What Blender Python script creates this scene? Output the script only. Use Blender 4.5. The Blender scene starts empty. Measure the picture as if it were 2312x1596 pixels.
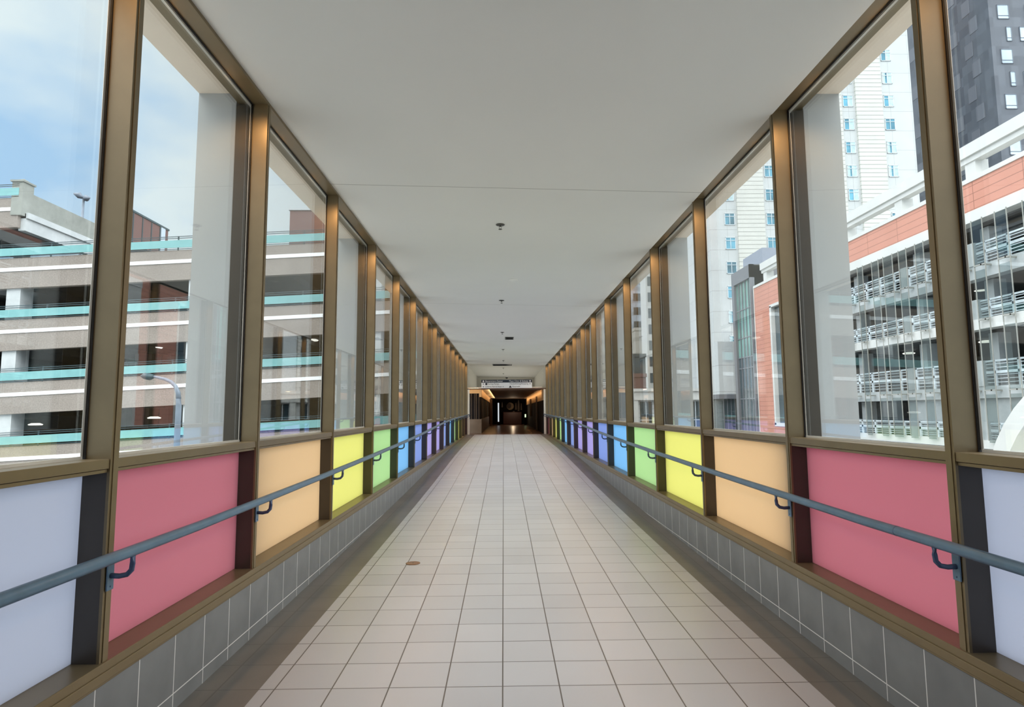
import bpy, math, random
from mathutils import Vector, Matrix
random.seed(4)
sc = bpy.context.scene
COL = sc.collection
PI = math.pi
# ---------------------------------------------------------------- camera
FPX = 1345.4
PITCH, YAW, ROLL = 0.09704, 0.01464, 0.00695
CAMZ = 1.42
cy, sy = math.cos(YAW), math.sin(YAW)
cp, sp = math.cos(PITCH), math.sin(PITCH)
FW = Vector((sy*cp, cy*cp, sp)); RT0 = Vector((cy, -sy, 0)); UP0 = RT0.cross(FW)
RT = RT0*math.cos(ROLL) - UP0*math.sin(ROLL)
UP = RT0*math.sin(ROLL) + UP0*math.cos(ROLL)
cd = bpy.data.cameras.new('camera'); cam = bpy.data.objects.new('camera', cd); COL.objects.link(cam)
M3 = Matrix((RT, UP, -FW)).transposed()
cam.matrix_world = Matrix.Translation((0, 0, CAMZ)) @ M3.to_4x4()
cd.sensor_fit = 'HORIZONTAL'; cd.sensor_width = 36.0; cd.lens = 36.0*FPX/2312
cd.clip_start = 0.05; cd.clip_end = 800
sc.camera = cam
def at(px, py, X=None, Y=None, Z=None):
    """point of the place seen at a pixel of the photograph, on the plane X=, Y= or Z="""
    d = RT*((px-1156)/FPX) + UP*((798-py)/FPX) + FW
    t = X/d.x if X is not None else (Y/d.y if Y is not None else (Z-CAMZ)/d.z)
    return Vector((d.x*t, d.y*t, CAMZ+d.z*t))
# ---------------------------------------------------------------- world, sun, exposure
sc.view_settings.view_transform = 'Standard'; sc.view_settings.look = 'None'
sc.view_settings.gamma = 1; sc.view_settings.exposure = 0.0
w = bpy.data.worlds.new('sky'); sc.world = w; w.use_nodes = True
nt = w.node_tree; nt.nodes.clear()
o = nt.nodes.new('ShaderNodeOutputWorld'); bg = nt.nodes.new('ShaderNodeBackground')
tc = nt.nodes.new('ShaderNodeTexCoord'); mp = nt.nodes.new('ShaderNodeMapping')
mp.inputs['Scale'].default_value = (1.0, 1.0, 1.8)
mp.inputs['Location'].default_value = (0.35, 0.1, 0.3)
ns = nt.nodes.new('ShaderNodeTexNoise'); ns.inputs['Scale'].default_value = 2.3
ns.inputs['Detail'].default_value = 5; ns.inputs['Roughness'].default_value = 0.5
cr = nt.nodes.new('ShaderNodeValToRGB')
cr.color_ramp.elements[0].position = 0.42; cr.color_ramp.elements[0].color = (0.42, 0.66, 0.94, 1)
cr.color_ramp.elements[1].position = 0.60; cr.color_ramp.elements[1].color = (0.84, 0.95, 1.0, 1)
nt.links.new(tc.outputs['Generated'], mp.inputs['Vector']); nt.links.new(mp.outputs['Vector'], ns.inputs['Vector'])
nt.links.new(ns.outputs['Fac'], cr.inputs['Fac']); nt.links.new(cr.outputs['Color'], bg.inputs['Color'])
bg.inputs['Strength'].default_value = 1.1
nt.links.new(bg.outputs['Background'], o.inputs['Surface'])
def lamp(name, kind, loc, rot, energy, color, **kw):
    d = bpy.data.lights.new(name, kind); d.energy = energy; d.color = color
    for k, v in kw.items(): setattr(d, k, v)
    ob = bpy.data.objects.new(name, d); COL.objects.link(ob); ob.location = loc; ob.rotation_euler = rot
    return ob
# bright hazy daylight: the veiled sun behind the camera and two suns added at the sides as fill for the interior
def sun(name, az, el, e, col, ang):
    d = Vector((math.cos(el)*math.sin(az), math.cos(el)*math.cos(az), math.sin(el)))   # towards the light
    o_ = lamp(name, 'SUN', d*60, (0, 0, 0), e, col, angle=ang)
    o_.rotation_euler = d.to_track_quat('Z', 'Y').to_euler()
R_ = math.radians
sun('hazy_sun', R_(190), R_(48), 3.9, (1, .97, .93), R_(60))
sun('side_fill_right', R_(95), R_(38), 5.8, (.98, .98, 1), R_(70))
sun('side_fill_left', R_(-95), R_(38), 3.8, (.98, .98, 1), R_(70))
# dimensions of the walkway
AL, AR = 1.595, 1.865            # distance of the left and right mullion faces from the camera line
CEL, CER = 3.5376, 3.45          # ceiling height at its left and right edge
BAY = 1.719; Y0 = 2.47
NK = 14
def yk(k): return Y0 + (BAY*(k) if k <= 0 else BAY*(5/6.0 + k-1))
YE = yk(NK)                      # 26.25, the far end of the windows
RAILB, RAILT = 0.358, 0.443      # bottom rail
LIPB, SILLT = 1.185, 1.24        # transom under the glass
DEP = 0.11
FP = [(-6, 0), (3, 0), (5, .025), (7, .06), (9, .10), (11, .15), (13, .215), (15.5, .29), (18, .34), (22, .385), (26.5, .43), (60, .43)]
def fz(y):
    for (a, za), (b, zb) in zip(FP, FP[1:]):
        if y <= b:
            t = max(0, min(1, (y-a)/(b-a))); return za + (zb-za)*t
    return FP[-1][1]
# small warm lamps in the recess along the top of both window walls, one per bay
for s_, a_, h_ in ((-1, AL, 3.517), (1, AR, 3.475)):
    for k_ in range(-1, NK):
        for q_ in (.3, .75):
            lamp('window_head_light', 'SPOT', (s_*(a_+.07), yk(k_)+(yk(k_+1)-yk(k_))*q_, h_-.03), (0, 0, 0), 13, (1.0, .58, .26),
                 shadow_soft_size=0.0, spot_size=R_(172), spot_blend=.6)

# ---------------------------------------------------------------- materials
MATS = {}
class NB:
    def __init__(s, name):
        s.m = bpy.data.materials.new(name); s.m.use_nodes = True; s.t = s.m.node_tree; s.t.nodes.clear()
        s.out = s.t.nodes.new('ShaderNodeOutputMaterial'); s.geo = s.t.nodes.new('ShaderNodeTexCoord')
        MATS[name] = s.m
    def n(s, typ, **kw):
        x = s.t.nodes.new(typ)
        for k, v in kw.items(): setattr(x, k, v)
        return x
    def l(s, a, b): s.t.links.new(a, b)
    def val(s, inp, v):
        if isinstance(v, (int, float, tuple, list)): inp.default_value = v
        else: s.l(v, inp)
    def math(s, op, a, b=0.0, c=None):
        x = s.n('ShaderNodeMath', operation=op); s.val(x.inputs[0], a); s.val(x.inputs[1], b)
        if c is not None: s.val(x.inputs[2], c)
        return x.outputs[0]
    def xyz(s, co='Object'):
        x = s.n('ShaderNodeSeparateXYZ'); s.l(s.geo.outputs[co], x.inputs[0]); return x.outputs
    def mix(s, f, a, b):
        x = s.n('ShaderNodeMix', data_type='RGBA'); s.val(x.inputs[0], f); s.val(x.inputs[6], a); s.val(x.inputs[7], b); return x.outputs[2]
    def noise(s, scale, detail=4, co='Object', rough=.5):
        x = s.n('ShaderNodeTexNoise'); s.l(s.geo.outputs[co], x.inputs['Vector']); x.inputs['Scale'].default_value = scale
        x.inputs['Detail'].default_value = detail; x.inputs['Roughness'].default_value = rough; return x.outputs['Fac']
    def ramp(s, f, a, b):
        x = s.n('ShaderNodeMapRange'); s.val(x.inputs[0], f); x.inputs[1].default_value = a; x.inputs[2].default_value = b; return x.outputs[0]
    def line(s, co, off, per, wid):
        """1 on joint lines of width wid every per along coordinate co"""
        a = s.math('DIVIDE', s.math('SUBTRACT', co, off), per)
        d = s.math('ABSOLUTE', s.math('SUBTRACT', a, s.math('ROUND', a)))
        return s.math('LESS_THAN', d, wid/per/2)
    def pr(s, col, rough=.5, metal=0., spec=.5, bump=None, bstr=.1, **kw):
        b = s.n('ShaderNodeBsdfPrincipled'); s.val(b.inputs['Base Color'], col); s.val(b.inputs['Roughness'], rough)
        s.val(b.inputs['Metallic'], metal); b.inputs['Specular IOR Level'].default_value = spec
        for k, v in kw.items(): s.val(b.inputs[k], v)
        if bump is not None:
            x = s.n('ShaderNodeBump'); x.inputs['Strength'].default_value = bstr; x.inputs['Distance'].default_value = .02
            s.l(bump, x.inputs['Height']); s.l(x.outputs[0], b.inputs['Normal'])
        s.l(b.outputs[0], s.out.inputs[0]); return b
def c4(c): return (c[0], c[1], c[2], 1)
def lin(r, g, b):
    f = lambda v: ((v/255+.055)/1.055)**2.4 if v > 10 else v/255/12.92
    return (f(r), f(g), f(b), 1)
def plain(name, col, rough=.55, metal=0., var=.12, scale=3., spec=.5, co='Object', **kw):
    b = NB(name); f = b.noise(scale, 4, co)
    c = b.mix(b.ramp(f, .3, .7), tuple(col[i]*(1-var) for i in range(3))+(1,), tuple(min(1, col[i]*(1+var)) for i in range(3))+(1,))
    b.pr(c, rough, metal, spec, **kw); return b.m
def M(n): return MATS[n]
plain('bronze', (.185, .14, .075), .36, .35, .06, 6)
plain('bronze_dark', (.03, .026, .02), .5, .3, .1, 6)
plain('bronze_shaded', (.060, .050, .040), .35, .2, .05, 6)  # bronze of the jambs below the sill, their shade put into the colour
plain('gasket', (.012, .012, .012), .6)
plain('bead_light', (.55, .53, .47), .4, .3)
plain('ceiling_paint', (.70, .69, .64), .75, var=.015, scale=.6)
b = NB('ceiling'); X, Y, Z = b.xyz()
ln = b.line(Y, 5.39, 6.1, .012)
b.pr(b.mix(ln, b.mix(b.ramp(b.noise(.5), .3, .7), (.71, .705, .665, 1), (.75, .745, .705, 1)), (.42, .41, .38, 1)), .75)
plain('lobby_wall', (.10, .09, .08), .6)
plain('white_wall', (.80, .78, .70), .7, var=.02)
plain('handrail_paint', (.085, .15, .215), .33, .1, .12, 14)
plain('bracket_paint', (.05, .08, .15), .4, .1)
# floor tiles
b = NB('floor_tiles'); X, Y, Z = b.xyz()
W = .29411
g = b.math('MAXIMUM', b.line(X, -.0127, W, .0070), b.line(Y, 3.242, W, .0065))
ci = b.n('ShaderNodeCombineXYZ')
b.l(b.math('FLOOR', b.math('DIVIDE', b.math('ADD', X, .0127), W)), ci.inputs[0])
b.l(b.math('FLOOR', b.math('DIVIDE', b.math('SUBTRACT', Y, 3.242), W)), ci.inputs[1])
wn = b.n('ShaderNodeTexWhiteNoise', noise_dimensions='3D'); b.l(ci.outputs[0], wn.inputs['Vector'])
tile = b.mix(wn.outputs['Value'], (.375, .395, .42, 1), (.42, .44, .465, 1))
tile = b.mix(b.math('MULTIPLY', b.ramp(b.noise(1.3, 6), .35, .8), .22), tile, (.34, .33, .325, 1))
lightc = b.mix(g, tile, (.085, .08, .075, 1))
dark = b.mix(b.ramp(b.noise(2.5, 5), .3, .7), (.125, .118, .108, 1), (.16, .152, .14, 1))
dark = b.mix(b.math('MULTIPLY', g, .55), dark, (.05, .048, .045, 1))
isd = b.math('MAXIMUM', b.math('LESS_THAN', X, -1.268), b.math('GREATER_THAN', X, 1.585))
b.pr(b.mix(isd, lightc, dark), b.math('ADD', .36, b.math('MULTIPLY', b.noise(1.2, 2), .08)), 0, .5, bump=b.math('SUBTRACT', 1.0, g), bstr=.05)
# kerb tiles
b = NB('kerb_tiles'); X, Y, Z = b.xyz()
jt = b.math('MAXIMUM', b.line(Y, Y0-.01, BAY/6, .0055), b.math('LESS_THAN', b.math('ABSOLUTE', b.math('SUBTRACT', Z, .08)), .0028))
tl = b.mix(b.ramp(b.noise(5, 5), .3, .7), (.145, .152, .155, 1), (.18, .188, .19, 1))
b.pr(b.mix(jt, tl, (.62, .62, .60, 1)), .4, 0, .4)
# glass
def glass(name, tint=(1, 1, 1, 1), boost=1.0):
    b = NB(name); fr = b.n('ShaderNodeFresnel'); gm = b.n('ShaderNodeNewGeometry')
    b.l(b.math('ADD', 1.5, b.math('MULTIPLY', gm.outputs['Backfacing'], 1/1.5-1.5)), fr.inputs['IOR'])
    tr = b.n('ShaderNodeBsdfTransparent'); tr.inputs[0].default_value = tint
    gl = b.n('ShaderNodeBsdfGlossy'); gl.inputs['Roughness'].default_value = 0.0
    mx = b.n('ShaderNodeMixShader'); b.l(b.math('MINIMUM', b.math('MULTIPLY', fr.outputs[0], boost), 1.0), mx.inputs[0])
    b.l(tr.outputs[0], mx.inputs[1]); b.l(gl.outputs[0], mx.inputs[2]); b.l(mx.outputs[0], b.out.inputs[0]); return b.m
glass('window_glass', (.96, .98, .975, 1), 1.35)
glass('fin_glass', (.72, .76, .75, 1), 1.2)
def panelmat(name, c, refl=.9):
    b = NB(name); d = b.n('ShaderNodeBsdfDiffuse'); t = b.n('ShaderNodeBsdfTranslucent'); gl = b.n('ShaderNodeBsdfGlossy')
    d.inputs[0].default_value = c4([v*refl for v in c]); t.inputs[0].default_value = c4(c)
    gl.inputs['Roughness'].default_value = .35
    mx = b.n('ShaderNodeMixShader'); mx.inputs[0].default_value = .6
    b.l(d.outputs[0], mx.inputs[1]); b.l(t.outputs[0], mx.inputs[2])
    m2 = b.n('ShaderNodeMixShader'); m2.inputs[0].default_value = .03
    b.l(mx.outputs[0], m2.inputs[1]); b.l(gl.outputs[0], m2.inputs[2]); b.l(m2.outputs[0], b.out.inputs[0])
PC = {'white': (.58, .61, .68), 'red': (.62, .30, .35), 'orange': (.80, .64, .44), 'yellow': (.84, .83, .37), 'green': (.60, .79, .48),
      'sky': (.38, .65, .86), 'indigo': (.41, .51, .78), 'violet': (.58, .53, .79), 'blueviolet': (.44, .53, .79)}
for k, v in PC.items(): panelmat('tinted_'+k, v)
# exterior materials
def aggregate(name, c1, c2, s=7):
    b = NB(name); f = b.math('ADD', b.math('MULTIPLY', b.noise(s, 6, rough=.7), .7), b.math('MULTIPLY', b.noise(.5, 4), .3))
    b.pr(b.mix(b.ramp(f, .35, .65), c1, c2), .85, 0, .2)
aggregate('aggregate_concrete', (.185, .16, .14, 1), (.33, .29, .255, 1), 16)
aggregate('smooth_concrete', (.20, .21, .19, 1), (.31, .32, .29, 1), 1.2)
aggregate('pale_concrete', (.42, .44, .44, 1), (.54, .56, .56, 1), 1.0)
plain('white_stripe', (.82, .83, .82), .6, var=.04)
plain('teal_metal', (.16, .36, .36), .45, var=.06)
plain('rail_dark', (.03, .06, .07), .5)
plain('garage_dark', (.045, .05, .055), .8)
plain('white_concrete', (.62, .62, .59), .7, var=.05, scale=.8)
plain('rail_white', (.70, .75, .78), .5)
plain('asphalt', (.34, .34, .33), .9, var=.15)
plain('dark_grey_metal', (.17, .175, .19), .5, var=.04)
plain('grey_box_metal', (.27, .30, .36), .5, var=.04)
plain('lamp_metal', (.16, .19, .23), .5)
plain('column_grey', (.34, .35, .34), .7, var=.04, scale=1.5)
plain('eave_beige', (.86, .72, .57), .7, var=.04)
plain('cap_grey', (.30, .30, .27), .55, var=.06)
plain('street_glass', (.05, .075, .085), .08, .0, .3, .3, spec=.8)
plain('curtain', (.45, .60, .62), .3, var=.15)
plain('window_blue', (.10, .30, .40), .1, 0, .6, .35, spec=.8, co='Object')
plain('window_pale', (.55, .63, .70), .08, 0, .2, .3, spec=.8)
plain('green_glass', (.22, .42, .36), .06, .3, .5, .25, spec=.8)
def clad(name, c, period, w=.05, off=0., jc=.45, vper=None, vw=.05, rough=.65):
    b = NB(name); X, Y, Z = b.xyz(); g = b.line(Z, off, period, w)
    if vper: g = b.math('MAXIMUM', g, b.line(b.math('ADD', X, Y), 0, vper, vw))
    c0 = b.mix(b.ramp(b.noise(.4), .3, .7), tuple(v*.95 for v in c)+(1,), tuple(min(1, v*1.05) for v in c)+(1,))
    b.pr(b.mix(g, c0, tuple(v*jc for v in c)+(1,)), rough, 0, .3)
clad('brick_red', (.16, .08, .07), .075, .012, 0, .8)
clad('terracotta', (.56, .255, .185), .42, .035, .1, .55, 3.05, .04)
clad('ribbed_white', (.60, .60, .55), .62, .10, 0, .55)
clad('panel_white', (.54, .56, .555), 2.95, .05, .5, .6, 3.1, .04)
clad('beige_tower', (.50, .48, .43), 3.2, .8, .5, .75)
clad('grey_tower', (.38, .44, .50), 3.2, 1.0, .5, .7, 1.6, .2)
clad('white_siding', (.60, .62, .62), .55, .06, 0, .55)
clad('wood_warm', (.66, .44, .23), 5, .01, 0, .8, 1.2, .015)
b = NB('black_panels'); X, Y, Z = b.xyz()
ci = b.n('ShaderNodeCombineXYZ'); b.l(b.math('FLOOR', b.math('DIVIDE', b.math('ADD', X, Y), 1.05)), ci.inputs[0]); b.l(b.math('FLOOR', b.math('DIVIDE', Z, 1.55)), ci.inputs[2])
wn = b.n('ShaderNodeTexWhiteNoise', noise_dimensions='3D'); b.l(ci.outputs[0], wn.inputs['Vector'])
b.pr(b.mix(wn.outputs['Value'], (.05, .06, .08, 1), (.10, .115, .14, 1)), .45)
b = NB('pattern_light'); b.pr((.13, .14, .165, 1), .45)
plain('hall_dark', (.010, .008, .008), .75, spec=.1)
plain('hall_soffit', (.20, .14, .10), .6)
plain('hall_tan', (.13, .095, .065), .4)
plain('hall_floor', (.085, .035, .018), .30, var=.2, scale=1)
plain('hall_brown', (.10, .055, .04), .5)
plain('maroon', (.035, .006, .006), .5)
plain('mural_cream', (.40, .34, .25), .7, var=.2, scale=8)
plain('mural_grey', (.20, .18, .16), .7)
plain('steel', (.60, .62, .64), .3, .7)
plain('sign_navy', (.02, .03, .05), .4)
plain('sign_white', (.78, .82, .86), .4, var=.01)
plain('sign_text_dark', (.03, .035, .05), .5)
plain('sign_text_white', (.85, .87, .90), .5)
plain('brass', (.22, .13, .08), .45, .4)
plain('sprinkler_metal', (.10, .10, .085), .35, .6)
plain('vent_dark', (.05, .055, .05), .5)
plain('cover_white', (.85, .84, .78), .5)
plain('black_plastic', (.01, .01, .012), .2)
def emis(name, c, s):
    b = NB(name); e = b.n('ShaderNodeEmission'); e.inputs[0].default_value = c; e.inputs[1].default_value = s; b.l(e.outputs[0], b.out.inputs[0])
emis('lamp_glow', (1, .97, .88, 1), 1.6)
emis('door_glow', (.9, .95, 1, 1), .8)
emis('exit_glow', (.75, 1, .55, 1), 1.6)

# ---------------------------------------------------------------- mesh helpers
class MB:
    def __init__(s, xf=None): s.v = []; s.f = []; s.mi = []; s.sm = []; s.xf = xf; s.m = 0
    def add(s, vs, fs, smooth=False):
        n = len(s.v)
        for v in vs: s.v.append(tuple(s.xf(*v)) if s.xf else tuple(v))
        for f in fs: s.f.append([n+i for i in f]); s.mi.append(s.m); s.sm.append(smooth)
        return s
    def mat(s, i): s.m = i; return s
    def box(s, x0, x1, y0, y1, z0, z1):
        x0, x1 = sorted((x0, x1)); y0, y1 = sorted((y0, y1)); z0, z1 = sorted((z0, z1))
        return s.add([(x0, y0, z0), (x1, y0, z0), (x1, y1, z0), (x0, y1, z0), (x0, y0, z1), (x1, y0, z1), (x1, y1, z1), (x0, y1, z1)],
                     [(0, 3, 2, 1), (4, 5, 6, 7), (0, 1, 5, 4), (1, 2, 6, 5), (2, 3, 7, 6), (3, 0, 4, 7)])
    def prism(s, pts, axis, a, b):
        """polygon pts (2D) extruded along axis from a to b"""
        n = len(pts)
        def P(p, t): return {'x': (t, p[0], p[1]), 'y': (p[0], t, p[1]), 'z': (p[0], p[1], t)}[axis]
        vs = [P(p, a) for p in pts]+[P(p, b) for p in pts]
        return s.add(vs, [tuple(range(n))[::-1], tuple(range(n, 2*n))]+[(i, (i+1) % n, n+(i+1) % n, n+i) for i in range(n)])
    def lathe(s, c, prof, n=24, axis='z'):
        vs = []; fs = []
        for (r, h) in prof:
            for i in range(n):
                a = 2*PI*i/n; x, y = r*math.cos(a), r*math.sin(a)
                vs.append((c[0]+x, c[1]+y, c[2]+h) if axis == 'z' else (c[0]+x, c[1]+h, c[2]+y) if axis == 'y' else (c[0]+h, c[1]+x, c[2]+y))
        m = len(prof)
        for j in range(m-1):
            for i in range(n): fs.append((j*n+i, j*n+(i+1) % n, (j+1)*n+(i+1) % n, (j+1)*n+i))
        fs.append(tuple(range(n))[::-1]); fs.append(tuple(range((m-1)*n, m*n)))
        return s.add(vs, fs, True)
    def tube(s, pts, r, n=12, sq=1.0):
        pts = [Vector(p) for p in pts]; vs = []; fs = []
        rr = r if isinstance(r, (list, tuple)) else [r]*len(pts)
        up = Vector((0, 0, 1))
        for i, p in enumerate(pts):
            t = (pts[min(i+1, len(pts)-1)]-pts[max(i-1, 0)]).normalized()
            a = t.cross(up)
            if a.length < .05: a = t.cross(Vector((0, 1, 0)))
            a.normalize(); c = a.cross(t)
            for k in range(n):
                th = 2*PI*k/n; vs.append(tuple(p+a*math.cos(th)*rr[i]*sq+c*math.sin(th)*rr[i]))
        for j in range(len(pts)-1):
            for k in range(n): fs.append((j*n+k, j*n+(k+1) % n, (j+1)*n+(k+1) % n, (j+1)*n+k))
        fs.append(tuple(range(n))[::-1]); fs.append(tuple(range((len(pts)-1)*n, len(pts)*n)))
        return s.add(vs, fs, True)
    def obj(s, name, mats, parent=None, bevel=0, **props):
        me = bpy.data.meshes.new(name); me.from_pydata(s.v, [], s.f)
        for m in (mats if isinstance(mats, (list, tuple)) else [mats]): me.materials.append(M(m))
        for p, i, k in zip(me.polygons, s.mi, s.sm): p.material_index = i; p.use_smooth = k
        me.update()
        import bmesh
        bm = bmesh.new(); bm.from_mesh(me); bmesh.ops.recalc_face_normals(bm, faces=bm.faces); bm.to_mesh(me); bm.free()
        ob = bpy.data.objects.new(name, me); COL.objects.link(ob)
        if parent is not None: ob.parent = parent; ob.matrix_parent_inverse = Matrix.Translation(-Vector(parent.location))
        if bevel:
            md = ob.modifiers.new('bevel', 'BEVEL'); md.width = bevel; md.segments = 2; md.limit_method = 'ANGLE'
        for k, v in props.items(): ob[k] = v
        return ob
def thing(name, loc, label=None, cat=None, group=None, kind=None):
    ob = bpy.data.objects.new(name, None); COL.objects.link(ob); ob.location = loc; ob.empty_display_size = .1
    if label: ob['label'] = label
    if cat: ob['category'] = cat
    if group: ob['group'] = group
    if kind: ob['kind'] = kind
    return ob
def tag(ob, label, cat, group=None):
    ob['label'] = label; ob['category'] = cat
    if group: ob['group'] = group
    return ob
def clone(src, loc):
    c = src.copy(); COL.objects.link(c); c.location = loc
    for ch in list(src.children):
        d = ch.copy(); COL.objects.link(d); d.parent = c
        for g in ch.children:
            e = g.copy(); COL.objects.link(e); e.parent = d
    return c
S = dict(kind='structure')
NTRIM = [0]
def trim(mb, mats, bevel=0):
    NTRIM[0] += 1
    return mb.obj('trim_%d' % NTRIM[0], mats, bevel=bevel, **S)

# ---------------------------------------------------------------- walkway shell
YN = yk(-5)                      # near end, behind the camera
ys = sorted(set([YN, YE]+[p[0] for p in FP if YN < p[0] < YE]+[YN+i*.5 for i in range(1, int((YE-YN)/.5))]))
mb = MB(); nn = len(ys)
mb.add([(x, y, fz(y)) for y in ys for x in (-AL-.02, AR+.02)], [(2*i, 2*i+1, 2*i+3, 2*i+2) for i in range(nn-1)])
mb.add([(x, y, -.35) for y in (YN, YE) for x in (-AL-.02, AR+.02)], [(0, 2, 3, 1)])
n = len(mb.v)-4
mb.f.append([2*i for i in range(nn)]+[n+2, n]); mb.mi.append(0); mb.sm.append(False)
mb.f.append([2*i+1 for i in range(nn)]+[n+3, n+1]); mb.mi.append(0); mb.sm.append(False)
mb.f.append([0, 1, n+1, n]); mb.mi.append(0); mb.sm.append(False)
mb.f.append([2*nn-2, 2*nn-1, n+3, n+2]); mb.mi.append(0); mb.sm.append(False)
mb.obj('floor', 'floor_tiles', **S)
mb = MB().prism([(-AL, CEL), (AR, CER), (AR, CER+.05), (-AL, CEL+.05)], 'y', YN, 36.5)
mb.obj('ceiling', 'ceiling', **S)
MB().box(-AL-DEP-.36, AR+DEP+.37, YN-.1, 36.7, 3.82, 4.15).obj('ceiling_roof_slab', 'column_grey', **S)
MB().box(-AL-.1, AR+.1, YN-.15, YN, -.3, 3.8).obj('wall_near', 'lobby_wall', **S)
MB().box(-AL-DEP-.36, AR+DEP+.37, YN, YE+10, -.75, -.36).obj('floor_slab', 'column_grey', **S)
for s, a, nm, ce in ((-1, AL, 'left', CEL), (1, AR, 'right', CER)):
    MB().box(s*(a+.002), s*(a+.16), YN, YE, -.34, RAILB).obj('wall_'+nm, 'kerb_tiles', **S)
    # bottom rail with its small front lip, ledge behind it
    m_ = MB(); m_.box(s*(a-.012), s*(a+.15), YN, YE, RAILB+.001, RAILT); m_.box(s*(a-.018), s*(a-.012), YN, YE, RAILB+.012, RAILB+.05)
    trim(m_, 'bronze', .003)
    # transom under the glass : one continuous run
    YW = yk(-1)+.002
    m_ = MB(); m_.box(s*(a+.004), s*(a+DEP+.03), YW, YE, LIPB+.016, SILLT); m_.box(s*(a+.012), s*(a+DEP+.03), YW, YE, LIPB, LIPB+.014)
    trim(m_, 'bronze', .002)
    # head above the glass
    hz = 3.517 if s < 0 else 3.475
    m_ = MB(); m_.box(s*a, s*(a+DEP+.03), YN, YE, hz, 3.82); m_.box(s*(a+DEP+.04), s*(a+.215), YN, YE, hz+.02, 3.82)
    trim(m_, 'bronze', .002)
    m_ = MB(); m_.box(s*(a+.10), s*(a+.108), YN, YE, hz-.008, hz); m_.mat(1); m_.box(s*(a+.108), s*(a+.122), YN, YE, hz-.02, hz)
    trim(m_, ['gasket', 'bead_light'])
    # outer eave
    m_ = MB().box(s*(a+.217), s*(a+.475), YN, YE, 3.60, 3.82); trim(m_, 'eave_beige')
    # unseen solid wall behind the camera, dark so the near bays get less light
    MB().box(s*a, s*(a+.46), YN, yk(-1)+.001, RAILT, hz).obj('wall_%s_rear' % nm, 'lobby_wall', **S)
    for k in range(-1, NK+1):
        y = yk(k) + (0.003 if k == -1 else 0)
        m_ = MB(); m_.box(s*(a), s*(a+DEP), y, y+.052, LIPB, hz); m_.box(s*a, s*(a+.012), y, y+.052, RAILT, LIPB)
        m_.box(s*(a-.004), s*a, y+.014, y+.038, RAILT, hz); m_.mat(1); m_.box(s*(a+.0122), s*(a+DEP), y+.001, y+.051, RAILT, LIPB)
        trim(m_, ['bronze', 'bronze_shaded'])
        if k % 2:
            trim(MB().box(s*(a+DEP+.014), s*(a+.215), y, y+.052, RAILT, hz), 'bronze_dark', .0015)
        if k % 2:
            trim(MB().box(s*(a+.218), s*(a+.475), y+.01, y+.34, -.3, 3.60), 'column_grey')
wn_i = 0
for s, a in ((-1, AL), (1, AR)):
    hz = 3.517 if s < 0 else 3.475
    for k in range(-1, NK):
        y0, y1 = yk(k)+.055, yk(k+1)
        wn_i += 1
        e = thing('window_%d' % wn_i, (s*(a+DEP), (y0+y1)/2, SILLT), kind='structure')
        MB().box(s*(a+DEP), s*(a+DEP+.012), y0-.02, y1+.02, SILLT, hz).obj('pane', 'window_glass', e)
        m_ = MB()
        for yy in (y0, y1-.008): m_.box(s*(a+DEP-.010), s*(a+DEP), yy, yy+.008, SILLT, hz-.01)
        m_.mat(1)
        for yy in (y0, y1-.012): m_.box(s*(a+DEP-.002), s*(a+DEP), yy+(.008 if yy == y0 else -.008), yy+(.02 if yy == y0 else .004), SILLT+.01, hz-.02)
        m_.box(s*(a+DEP-.010), s*(a+DEP), y0+.02, y1-.02, SILLT, SILLT+.012)
        m_.obj('glazing_bead', ['gasket', 'bead_light'], e)
# coloured panels
seq = ['white', 'red', 'orange', 'yellow', 'green', 'sky', 'indigo', 'violet', 'violet', 'blueviolet', 'sky', 'green', 'yellow', 'orange', 'red']
word = {'white': 'pale lavender white', 'red': 'pinkish red', 'orange': 'apricot orange', 'yellow': 'lemon yellow', 'green': 'lime green', 'sky': 'sky blue',
        'indigo': 'cornflower blue', 'violet': 'violet', 'blueviolet': 'periwinkle blue'}
for s, a, side in ((-1, AL, 'left'), (1, AR, 'right')):
    for i, c in enumerate(seq):
        y0, y1 = yk(i-1)+.031, yk(i)+.021
        o_ = MB().box(s*(a+DEP), s*(a+DEP+.018), y0, y1, RAILT+.002, LIPB-.002).obj('coloured_panel', 'tinted_'+c)
        W_ = word[c]
        if i == 0: lb = 'pale lavender white panel below the nearest %s window, cut by the photo edge' % side
        elif i == 1: lb = 'big pinkish red panel on the %s wall, largest coloured one nearest the camera' % side
        elif i == 14: lb = 'last reddish sliver of panel on the %s wall beside the far opening' % side
        elif i < 8: lb = '%s panel on the near half of the %s wall, just past the %s one' % (W_, side, seq[i-1] if seq[i-1] != 'sky' else 'blue')
        elif i == 8: lb = 'second violet panel on the %s wall, just past the first violet one' % side
        else: lb = '%s panel at the far end of the %s wall, past the %s one' % (W_.split()[-1] if c != 'blueviolet' else W_, side, {'violet': 'second violet', 'blueviolet': 'periwinkle', 'sky': 'blue'}.get(seq[i-1], seq[i-1]))
        tag(o_, lb, 'wall panel', 'coloured panels under the %s windows' % side)
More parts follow.
